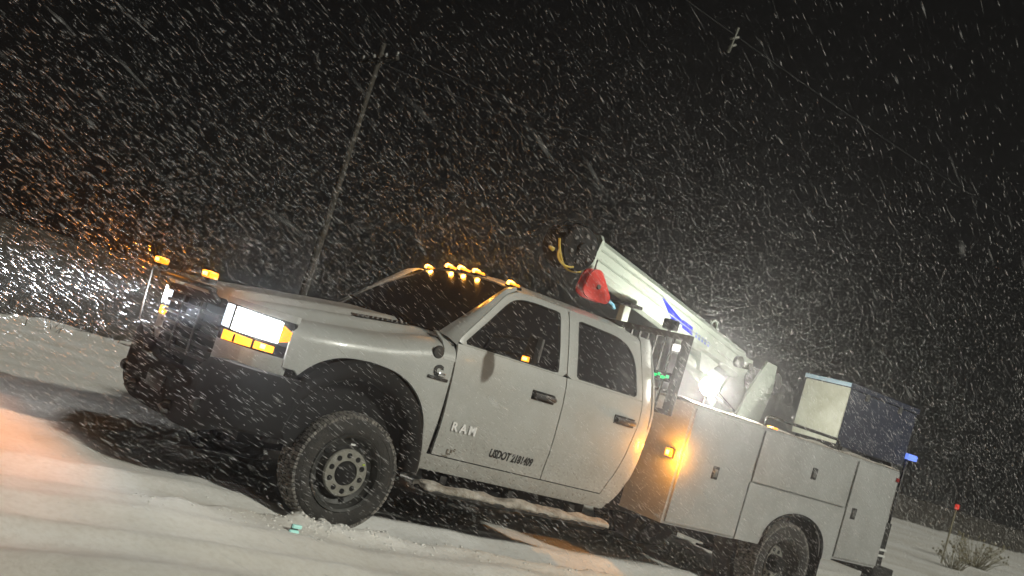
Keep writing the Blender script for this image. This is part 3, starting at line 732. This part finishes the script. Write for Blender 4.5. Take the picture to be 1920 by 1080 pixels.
# front marker lamp on the body's front wall: lights the cab corner amber
sl = MB().box((2.925, -1.075, 1.09), (2.952, -.985, 1.175), .006).build('front_marker_lamp', BLACKM, truck, True, 40)
MB().box((2.905, -1.068, 1.098), (2.927, -.992, 1.168), .008).build('marker_lens', EM_AMB, sl, True, 40)
MB().box((2.897, -1.048, 1.112), (2.912, -1.012, 1.15), .006).build('marker_bulb', EM_AMBHOT, sl, True, 40)
lamp_light('POINT', 'marker_light', (2.875, -1.17, 1.13), 15, (1, .37, .025), .03, sl)
tm = MB().box((4.02, -1.13, 1.58), (4.09, -1.06, 1.605), .004).build('top_marker_lamp', EM_AMB, truck, True, 40)

# headache rack
hr = MB()
for y in (-1.0, 1.0): hr.box((2.775, y - .03, 1.46), (2.825, y + .03, 2.06))
for y in (-.5, .5): hr.box((2.785, y - .03, .70), (2.815, y + .03, 1.42))
hr.box((2.775, -1.03, 2.06), (2.825, 1.03, 2.11)); hr.box((2.775, -1.03, 1.42), (2.825, 1.03, 1.46))
rack = hr.build('headache_rack', BLACKM, truck)
for k in range(19): MB().box((2.79, -.945 + .105 * k - .008, 1.46), (2.81, -.945 + .105 * k + .008, 2.06)).build('rack_bar', BLACKM, rack)
MB().box((2.79, -.47, .97), (2.81, .47, 1.42)).build('rack_panel', BLACKM, rack)
wl_ = MB().box((2.76, -.80, 2.125), (2.86, -.69, 2.215), .012).build('work_lamp', BLACK, truck, True, 40)
MB().tube([(2.81, -.745, 2.10), (2.81, -.745, 2.13)], .015, 8).build('lamp_stem', BLACKM, wl_, True)
MB().box((2.765, -.955, 1.955), (2.785, -.875, 2.015), .008).build('small_white_lamp', EM_SMALLW, truck, True, 40)
gp = MB().box((2.765, -.95, 1.685), (2.775, -.70, 1.765)).build('green_display', LINER, truck)
px = -.94
for k, (w, dz) in enumerate(((.035, .0), (.05, -.012), (.03, .006), (.045, -.006), (.03, .004))):
    MB().box((2.757, px, 1.716 + dz), (2.765, px + w, 1.742 + dz), .003).build('display_segment', EM_GREEN, gp, True, 40); px += w + .010

# ------------------------------------------------------------------ crane (bolted to the body)
def boomP(s, off_n, off_y):          # s metres along the boom from tip, off_n across, off_y sideways
    d = Vector((2.235, 0, -.46)).normalized(); n_ = Vector((d.z, 0, -d.x)) * -1
    return Vector((2.325, .02, 2.597)) + d * s + n_ * off_n + Vector((0, off_y, 0))
def boom_sec(h, w, c): return [(-h, -w + c), (-h, w - c), (-h + c, w), (h - c, w), (h, w - c), (h, -w + c), (h - c, -w), (-h + c, -w)]
LEN = 2.33
V = []; F = []
for s, h, w in ((0, .150, .115), (.9, .150, .118), (LEN, .145, .12)): V += [boomP(s, a, b) for a, b in boom_sec(h, w, .045)]
for i in range(2):
    for k in range(8): F.append((i * 8 + k, i * 8 + (k + 1) % 8, (i + 1) * 8 + (k + 1) % 8, (i + 1) * 8 + k))
F += [tuple(range(8)), tuple(16 + k for k in range(8))]
boom = raw('crane_boom', V, F, CRANEP, truck)
V = []
for s in (-.012, .018): V += [boomP(s, a, b) for a, b in boom_sec(.175, .14, .05)]
raw('boom_end_flange', V, [(k, (k + 1) % 8, 8 + (k + 1) % 8, 8 + k) for k in range(8)] + [tuple(range(8)), tuple(range(8, 16))], CRANEP, boom)
for zn in (.055, -.035):             # raised weld seams along the side, darker grey than the boom
    V = []
    for s in (.03, LEN - .02): V += [boomP(s, zn + a, -.121 + b) for a, b in ((-.005, .004), (.005, .004), (.005, -.004), (-.005, -.004))]
    raw('boom_seam', V, [(k, (k + 1) % 4, 4 + (k + 1) % 4, 4 + k) for k in range(4)] + [(0, 1, 2, 3), (4, 5, 6, 7)], mat('seam_grey', (.33, .38, .33), .6), boom)
def boom_plate(name, poly, material, dy=-.1225, th=.004):
    V = [boomP(s, a, dy) for s, a in poly] + [boomP(s, a, dy + th) for s, a in poly]; k = len(poly)
    raw(name, V, [tuple(range(k)), tuple(range(k, 2 * k))] + [(i, (i + 1) % k, k + (i + 1) % k, k + i) for i in range(k)], material, boom)
boom_plate('blue_decal', [(.92, .06), (1.40, -.03), (1.18, -.075)], BLUE)
boom_plate('blue_decal', [(1.30, .0), (1.46, .0), (1.50, -.07), (1.34, -.07)], BLUE, -.1245)
for k in range(5): boom_plate('decal_stroke', [(1.53 + k * .05, -.02), (1.56 + k * .05, -.02), (1.575 + k * .05, -.065), (1.545 + k * .05, -.065)], mat('pale_blue_decal', (.22, .28, .6), .5))
# lifting eye, end pin, cylinder, bracket, mast
pts = [boomP(1.84 + .055 * math.cos(a), .135 + .105 * math.sin(a), 0) for a in [math.pi * k / 10 for k in range(11)]]
MB().tube(pts, .013, 8).build('lifting_eye', CRANEP, boom, True)
MB().tube([boomP(LEN - .10, .0, -.16), boomP(LEN - .10, .0, .16)], .06, 16).build('boom_pivot_pin', GREYM, boom, True, 40)
V = [boomP(s, a, b) for b in (-.11, .11) for s, a in ((1.72, -.14), (2.02, -.14), (1.90, -.30), (1.80, -.30))]
raw('cylinder_bracket', V, [(0, 1, 2, 3), (4, 5, 6, 7)] + [(i, (i + 1) % 4, 4 + (i + 1) % 4, 4 + i) for i in range(4)], CRANEP, boom)
MB().tube([(3.86, .02, 2.03), (4.42, .02, 1.80)], .065, 16).build('lift_cylinder', CRANEP, boom, True, 40)
MB().tube([(4.40, .02, 1.81), (4.78, .02, 1.66)], .035, 12).build('cylinder_rod', CHROME, boom, True, 40)
mast = MB()
mast.tube([(4.90, .02, .93), (4.90, .02, 1.62)], .17, 20)
mast_o = mast.build('crane_mast', CRANEP, truck, True, 40)
for y in (-.15, .17):
    V = []
    for dy in (0, .025): V += [(4.66, y + dy, 1.60), (5.02, y + dy, 1.60), (5.10, y + dy, 2.0), (5.06, y + dy, 2.24), (4.90, y + dy, 2.25), (4.74, y + dy, 1.92)]
    raw('turret_plate', V, [tuple(range(6)), tuple(range(6, 12))] + [(i, (i + 1) % 6, 6 + (i + 1) % 6, 6 + i) for i in range(6)], CRANEP, mast_o)
MB().tube([(4.62, -.19, 2.135), (4.62, .23, 2.135)], .035, 14).build('turret_pin', GREYM, mast_o, True, 40)
MB().tube([(5.12, -.13, 2.06), (5.12, .17, 2.06)], .12, 20).build('hoist_drum', GREYM, mast_o, True, 40)
V = [(4.64, y, z) for y in (-.2, .2) for z in (1.56, 1.60)]
MB().box((4.62, -.22, 1.56), (5.16, .26, 1.61), .008).build('turret_base', CRANEP, mast_o, True, 40)
br = MB().box((2.90, -.035, .95), (2.98, .045, 2.27), .006).build('boom_rest', CRANEP, truck, True, 40)
MB().box((2.86, -.14, 2.27), (3.02, .16, 2.30), .005).build('rest_saddle', BLACK, br, True, 40)
# winch head at the boom tip with hoses
wh = MB()
d_ = Vector((2.235, 0, -.46)).normalized()
c0 = boomP(-.20, -.06, 0)
wh.lathe_y([(0, -.16), (.10, -.16), (.19, -.15), (.205, -.11), (.19, -.06), (.19, .06), (.205, .11), (.19, .15), (.10, .16), (0, .16)], 32, tuple(c0))
winch = wh.build('winch_head', BLACK, truck, True, 40)
for k in range(6):
    a = k * math.pi / 3 + .4; MB().lathe_y([(0, -.176), (.017, -.176), (.017, -.15)], 8, (c0.x + .12 * math.cos(a), c0.y, c0.z + .12 * math.sin(a))).build('winch_bolt', GREYM, winch, True, 40)
MB().lathe_y([(0, -.20), (.05, -.20), (.055, -.155)], 18, tuple(c0)).build('winch_hub', BLACK, winch, True, 40)
pts = [(c0.x + .24 * math.cos(a), c0.y - .12 + .02 * math.sin(a * 3), c0.z + .03 + .235 * math.sin(a)) for a in [math.pi * (1.02 + .62 * k / 16) for k in range(17)]]
MB().tube(pts, .011, 8).build('yellow_sling', YELLOW, winch, True)
pts = [(c0.x - .10 + .13 * math.cos(a), c0.y - .15, c0.z - .10 + .09 * math.sin(a)) for a in [math.pi * (.9 + .8 * k / 12) for k in range(13)]]
MB().tube(pts, .009, 8).build('yellow_sling', YELLOW, winch, True)
MB().tube([(c0.x - .25, c0.y - .1, c0.z - .09), (c0.x - .30, c0.y - .1, c0.z - .08)], [.02, .012], 8).build('sling_end', YELLOW, winch, True)
pts = [(c0.x + .05 - .21 * math.cos(a), c0.y + .05, c0.z + .02 + .225 * math.sin(a)) for a in [math.pi * k / 12 for k in range(13)]]
MB().tube(pts, .016, 8).build('hydraulic_hose', BLACK, winch, True)
# flood lamp on the crane
fd = Vector((-.62, -.76, -.1)).normalized(); fc = Vector((3.545, -.70, 1.782)); fq = fd.to_track_quat('Y', 'Z').to_matrix().to_4x4(); fm = Matrix.Translation(fc) @ fq
fl = MB().lathe_y([(0, -.09), (.06, -.085), (.09, -.03), (.095, .0), (.086, .006)], 28).build('flood_lamp', BLACKM, truck, True, 40); fl.matrix_local = fm
MB().lathe_y([(.084, .0), (.07, .018), (.04, .028), (.0, .032)], 28).build('flood_lens', EM_FLOOD, fl, True)
MB().tube([(0, -.06, -.03), (0, -.06, -.21)], .016, 8).build('lamp_stand', BLACKM, fl, True)
lamp_light('SPOT', 'flood_beam', (0, .10, 0), 110, (1, .97, .88), .07, fl, (R(90), 0, 0), R(140), .5)
lamp_light('POINT', 'flood_light', (0, .12, .0), 125, (1, .97, .86), .08, fl)

# snatch block hanging under the boom tip
blk = empty('snatch_block', (2.38, -.15, 2.19)); tag(blk, 'bright red snatch block with centre pin hanging below the crane boom tip', 'pulley block')
def blk_plate(name, y, material):
    o = round_poly([(2.25, 2.435, 0), (2.36, 2.47, 0), (2.56, 2.25, 0), (2.52, 2.19, 0), (2.27, 2.195, 0), (2.215, 2.24, 0)], [.07, .07, .05, .05, .05, .04], 9); k = len(o)
    V = [(p.x, y, p.y) for p in o] + [(p.x, y + .02, p.y) for p in o]
    return raw(name, V, [tuple(range(k)), tuple(range(k, 2 * k))] + [(i, (i + 1) % k, k + (i + 1) % k, k + i) for i in range(k)], material, blk)
blk_plate('cheek_plate', -.20, RED); blk_plate('cheek_plate', -.11, RED)
MB().lathe_y([(.02, -.178), (.09, -.178), (.075, -.145), (.09, -.112), (.02, -.112)], 24, (2.375, 0, 2.315)).build('sheave', GREYM, blk, True, 40)
MB().lathe_y([(0, -.212), (.02, -.212), (.022, -.20)], 14, (2.375, 0, 2.315)).build('centre_pin', GREYM, blk, True, 40)
MB().tube([(2.53, -.15, 2.22), (2.60, -.15, 2.235), (2.64, -.15, 2.22), (2.67, -.15, 2.19)], .016, 8).build('hook', mat('pale_blue_hook', (.2, .5, .7), .4), blk, True)
MB().tube([(2.32, -.15, 2.43), (2.32, -.15, 2.54)], .008, 8).build('wire_rope', GREYM, blk, True)
# tool chest on the body top
chest = empty('tool_chest', (5.2, -.97, 1.585)); tag(chest, 'navy tool chest with a pale front panel on top of the service body', 'tool chest')
MB().box((5.215, -.97, 1.64), (6.42, -.43, 2.20), .012).build('chest_body', NAVY, chest, True, 40)
MB().box((5.195, -.965, 1.645), (5.214, -.435, 2.21), .006).build('front_panel', PALE, chest, True, 40)
MB().box((5.19, -.985, 2.203), (6.44, -.415, 2.262), .012).build('lid', NAVY, chest, True, 40)
MB().box((5.178, -.975, 2.215), (5.189, -.425, 2.255), .004).build('lid_trim', mat('pale_blue_trim', (.4, .55, .66), .5), chest, True, 40)
for x in (5.3, 6.3): MB().box((x - .05, -.95, 1.58), (x + .05, -.45, 1.64)).build('chest_foot', BLACKM, chest)
for x in (5.5, 6.1): MB().box((x - .03, -.982, 2.14), (x + .03, -.971, 2.22), .003).build('lid_latch', GREYM, chest, True, 40)
bl = empty('blue_lamp', (6.56, -.90, 1.585)); tag(bl, 'small blue lamp at the rear corner of the service body', 'lamp')
MB().box((6.44, -.99, 1.73), (6.62, -.89, 1.79), .012).build('lamp_lens', EM_BLUE, bl, True, 40)
MB().tube([(6.5, -.94, .60), (6.5, -.94, 1.73)], .014, 8).build('lamp_post', BLACKM, bl, True)
lamp_light('POINT', 'blue_light', (6.66, -.98, 1.80), .8, (.2, .35, 1), .03, bl)

# ------------------------------------------------------------------ utility pole and wires
pole = empty('utility_pole', (12.35, 25, .4)); tag(pole, 'tall wooden utility pole standing far behind the truck', 'utility pole')
MB().tube([(12.35, 25, .2), (12.35, 25, 4), (12.35, 25, 10.6)], [.14, .125, .085], 14).build('pole_shaft', WOOD, pole, True, 40)
MB().box((12.28, 23.75, 9.95), (12.40, 26.25, 10.08), .01).build('crossarm', WOOD, pole, True, 40)
tops = []
for y in (23.85, 24.6, 25.4, 26.15):
    MB().tube([(12.35, y, 10.07), (12.35, y, 10.15), (12.35, y, 10.16), (12.35, y, 10.24)], [.03, .03, .055, .035], 10).build('insulator', mat('grey_porcelain', (.3, .3, .29), .3), pole, True, 40); tops.append((12.35, y, 10.25))
WIRE = mat('wire_metal', (.10, .10, .10), .5, metal=.3)
wires = empty('power_line', (12.35, 25, 10.25)); tag(wires, 'thin overhead power wires crossing the dark sky', 'power line')
WL, WR = (-19.8, -11.6, 6.3), (89, 35.8, 18.8); SL, SR, SM = (-2.2, 3.0, 7.0), (24.4, 8.8, 9.6), (8.5, 5.3, 7.85)
def wire(a, e, sag, r_=.006):
    a, e = Vector(a), Vector(e); pts = []
    for k in range(41):
        t = k / 40; p = a.lerp(e, t); p.z -= sag * 4 * t * (1 - t); pts.append(p)
    MB().tube(pts, r_, 5).build('wire', WIRE, wires, True)
for q_ in (tops[0], tops[3]):
    wire(q_, (WL[0], WL[1] + q_[1] - 25, WL[2]), .15); wire(q_, (WR[0], WR[1] + q_[1] - 25, WR[2]), .8)
wire(SL, SR, .25, .003)
mk = Vector(SM)
for k, (dx, dz, l_) in enumerate(((-.02, -.12, .20), (.0, -.26, .16))):
    MB().tube([mk + Vector((-l_ / 2 * .6, l_ / 2 * .3, dz - .03)), mk + Vector((l_ / 2 * .6, -l_ / 2 * .3, dz + .05))], .022, 8).build('line_marker', mat('pale_porcelain', (.22, .22, .19), .4), wires, True)
MB().tube([mk + Vector((.02, 0, .08)), mk + Vector((0, 0, -.12)), mk + Vector((-.05, 0, -.38))], [.02, .012, .03], 8).build('line_marker', mat('pale_porcelain', (.22, .22, .19), .4), wires, True)

# ------------------------------------------------------------------ small things behind the truck
stake = empty('marker_stake', (19.2, 5.6, .08)); tag(stake, 'thin pale roadside marker stake with a red reflector on top', 'marker stake')
MB().tube([(20.82, 6.27, .05), (20.87, 6.29, 1.45)], .022, 8).build('stake_rod', STRAW, stake, True)
MB().box((20.83, 6.24, 1.40), (20.91, 6.32, 1.52), .015).build('glowing_red_reflector', EM_RED, stake, True, 40)
def weed(cx, cy, nst, spread, hh, label):
    w = empty('dry_weed', (cx, cy, .06)); tag(w, label, 'weed')
    ms = MB()
    for k in range(nst):
        a = random.uniform(0, 6.28); r_ = random.random() * spread * .35; h = hh * random.uniform(.5, 1.1)
        b0 = Vector((cx + r_ * math.cos(a), cy + r_ * math.sin(a), .05)); tip = b0 + Vector((math.cos(a) * spread * random.uniform(.2, .9), math.sin(a) * spread * random.uniform(.2, .9), h))
        ms.tube([b0, b0.lerp(tip, .5) + Vector((0, 0, h * .08)), tip], [.008, .006, .004], 4)
        bm = bmesh.new(); bmesh.ops.create_icosphere(bm, subdivisions=1, radius=random.uniform(.012, .035))
        mh_ = MB(); mh_.add([(tip.x + v.co.x, tip.y + v.co.y, tip.z + v.co.z * 1.3) for v in bm.verts], [[v.index for v in f.verts] for f in bm.faces]); bm.free(); mh_.build('seed_head', STRAW, w, True)
    so = ms.build('stems', STRAW, w, True); so['kind'] = 'stuff'
weed(24.5, 7.4, 110, .8, .75, 'snow dusted dry weed clump right of the red topped marker stake')
weed(20.3, 5.7, 50, .5, .5, 'low frosted weed clump at the foot of the red topped marker stake')
ref = empty('ground_mark', (-.55, -1.54, .12)); tag(ref, 'small pale teal glowing mark on the snow before the front tyre', 'reflector')
TEAL = mat('pale_teal_glow', (.45, .8, .72), .3, emit=(.4, .85, .75), estr=.25)  # bright teal mark on the snow, built as bars with their own glow
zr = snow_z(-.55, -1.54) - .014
for k, dz in enumerate((0, .034)): MB().box((-.585 + dz * .3, -1.55, zr + .005 + dz), (-.525 + dz * .3, -1.53, zr + .027 + dz), .004).build('mark_bar', TEAL, ref, True, 40)
MB().box((-.575, -1.53, zr - .02), (-.525, -1.52, zr + .06), .003).build('mark_back', GREYM, ref, True, 40)

# ------------------------------------------------------------------ churned snow lumps along the wheel track
cl_ = MB(); ico = bmesh.new(); bmesh.ops.create_icosphere(ico, subdivisions=1, radius=1); IV = [v.co.copy() for v in ico.verts]; IF = [[v.index for v in f.verts] for f in ico.faces]; ico.free()
for k in range(1500):
    if random.random() < .45: x, y = random.gauss(-.15, .38), -1.22 + random.gauss(0, .13)
    else: x, y = random.uniform(-1.6, 6.4), -1.32 + random.gauss(0, .16)
    if -.41 < x < .41 and y > -1.0: continue
    r_ = .003 + .012 * random.random() ** 3; z = snow_z(x, y) - r_ * .1; q_ = noise.random_unit_vector()
    cl_.add([(x + v.x * r_ * (1 + .35 * noise.noise(v * 2 + q_ * 5)), y + v.y * r_ * (1 + .35 * noise.noise(v * 2 + q_ * 7)), z + v.z * r_ * .7) for v in IV], IF)
co = raw('snow_lumps', cl_.V, cl_.F, SNOW, None, True, fix=False); tag(co, 'churned lumps of dirty snow along the wheel track', 'snow', kind='stuff')

# ------------------------------------------------------------------ falling snow, driven by the wind, flakes drawn out as motion streaks
WIND = Vector((.929, .173, -.326)).normalized()
A1 = WIND.cross(Vector((0, 0, 1))).normalized(); A2 = WIND.cross(A1)
import numpy as np
rs = np.random.RandomState(11)
def snowfall(name, label, count, lo, hi, ln, wd, big=0., clear=2.3, material=None, soft=False):
    lo, hi = np.array(lo), np.array(hi)
    if soft:       # thins out gradually away from the middle and with height: no edge anywhere
        c, h = (lo + hi) / 2, (hi - lo) / 2
        p = c + rs.randn(count, 3) * h * .62; p[:, 2] = lo[2] + np.abs(rs.randn(count)) * (hi[2] - lo[2])
    else: p = lo + rs.rand(count, 3) * (hi - lo)
    x, y, z = p.T; ay = np.abs(y)
    bad = (ay < 1.12) & (x > -1.15) & (x < .7) & (z < 1.54)
    bad |= (ay < 1.06) & (x > .3) & (x < 2.86) & (z < 2.16)
    bad |= (ay < 1.20) & (x >= 2.86) & (x < 6.3) & (z < 1.62) & ((ay > .58) | (z < .98))
    bad |= (y < -.40) & (y > -1.0) & (x > 5.1) & (x < 6.5) & (z < 2.3) & (z > 1.5)
    bad |= np.linalg.norm(p - np.array(CAM), axis=1) < clear
    p = p[~bad]; n = len(p)
    d = np.array(WIND) + rs.randn(n, 3) * .055; d /= np.linalg.norm(d, axis=1)[:, None]
    l = ln[0] + (ln[1] - ln[0]) * rs.rand(n) ** 1.6; w = wd[0] + (wd[1] - wd[0]) * rs.rand(n) ** 2
    w = np.where(rs.rand(n) < big, w * 1.7, w)
    a1, a2 = np.array(A1), np.array(A2)
    V = np.empty((n, 5, 3)); V[:, 0] = p - d * (l * .5)[:, None]; V[:, 4] = p + d * (l * .5)[:, None]
    for k in range(3):
        a = 2.094 * k + rs.rand(n) * .8; V[:, 1 + k] = p + d * (l * rs.uniform(-.18, .18, n))[:, None] + (np.cos(a) * w)[:, None] * a1 + (np.sin(a) * w)[:, None] * a2
    T = np.array([(0, 1, 2), (0, 2, 3), (0, 3, 1), (4, 2, 1), (4, 3, 2), (4, 1, 3)])
    I = (T[None] + (np.arange(n) * 5)[:, None, None]).ravel()
    me = bpy.data.meshes.new(name); me.vertices.add(n * 5); me.vertices.foreach_set('co', V.ravel())
    me.loops.add(len(I)); me.loops.foreach_set('vertex_index', I.astype(np.int32))
    me.polygons.add(n * 6); me.polygons.foreach_set('loop_start', np.arange(0, n * 18, 3, dtype=np.int32))
    me.update(calc_edges=True); me.validate()
    o = link(name, me, material or FLAKE); tag(o, label, 'snow', kind='stuff')
snowfall('falling_snow', 'wind driven snow streaks filling the night air', 30000, (-9, -7.0, .12), (24, 16, 13), (.06, .25), (.0008, .0030), .06, 2.0, STREAK)
snowfall('near_snow', 'large loose snow streaks drifting close by', 340, (-5.5, -7.0, .2), (5.5, -2.5, 4.8), (.05, .13), (.0025, .0055), .2, 1.1, STREAK)
snowfall('blowing_snow', 'snow gusting past the side of the service body', 34000, (2.6, -4.2, .12), (12, -.4, 1.9), (.03, .10), (.0007, .0020), .05, 2.0, None, True)
snowfall('fine_snow', 'fine dense powder snow blowing around the truck', 120000, (-3.4, -2.2, .12), (9.0, 2.4, 1.7), (.02, .075), (.0005, .0015), 0., 2.4, None, True)

# ------------------------------------------------------------------ snowy air
hz = MB().box((-165, -165, -1.2), (165, 165, 20)).build('haze', None)
hm = bpy.data.materials.new('snowy_air'); hm.use_nodes = True
for nd_ in list(hm.node_tree.nodes):
    if nd_.type != 'OUTPUT_MATERIAL': hm.node_tree.nodes.remove(nd_)
pv = hm.node_tree.nodes.new('ShaderNodeVolumePrincipled'); pv.inputs['Color'].default_value = (.9, .9, .92, 1); pv.inputs['Density'].default_value = .0058; pv.inputs['Anisotropy'].default_value = .88
hm.node_tree.links.new(pv.outputs[0], [x for x in hm.node_tree.nodes if x.type == 'OUTPUT_MATERIAL'][0].inputs['Volume'])
hz.data.materials.append(hm); tag(hz, 'thin snowy night haze around the whole scene', 'haze', kind='stuff')
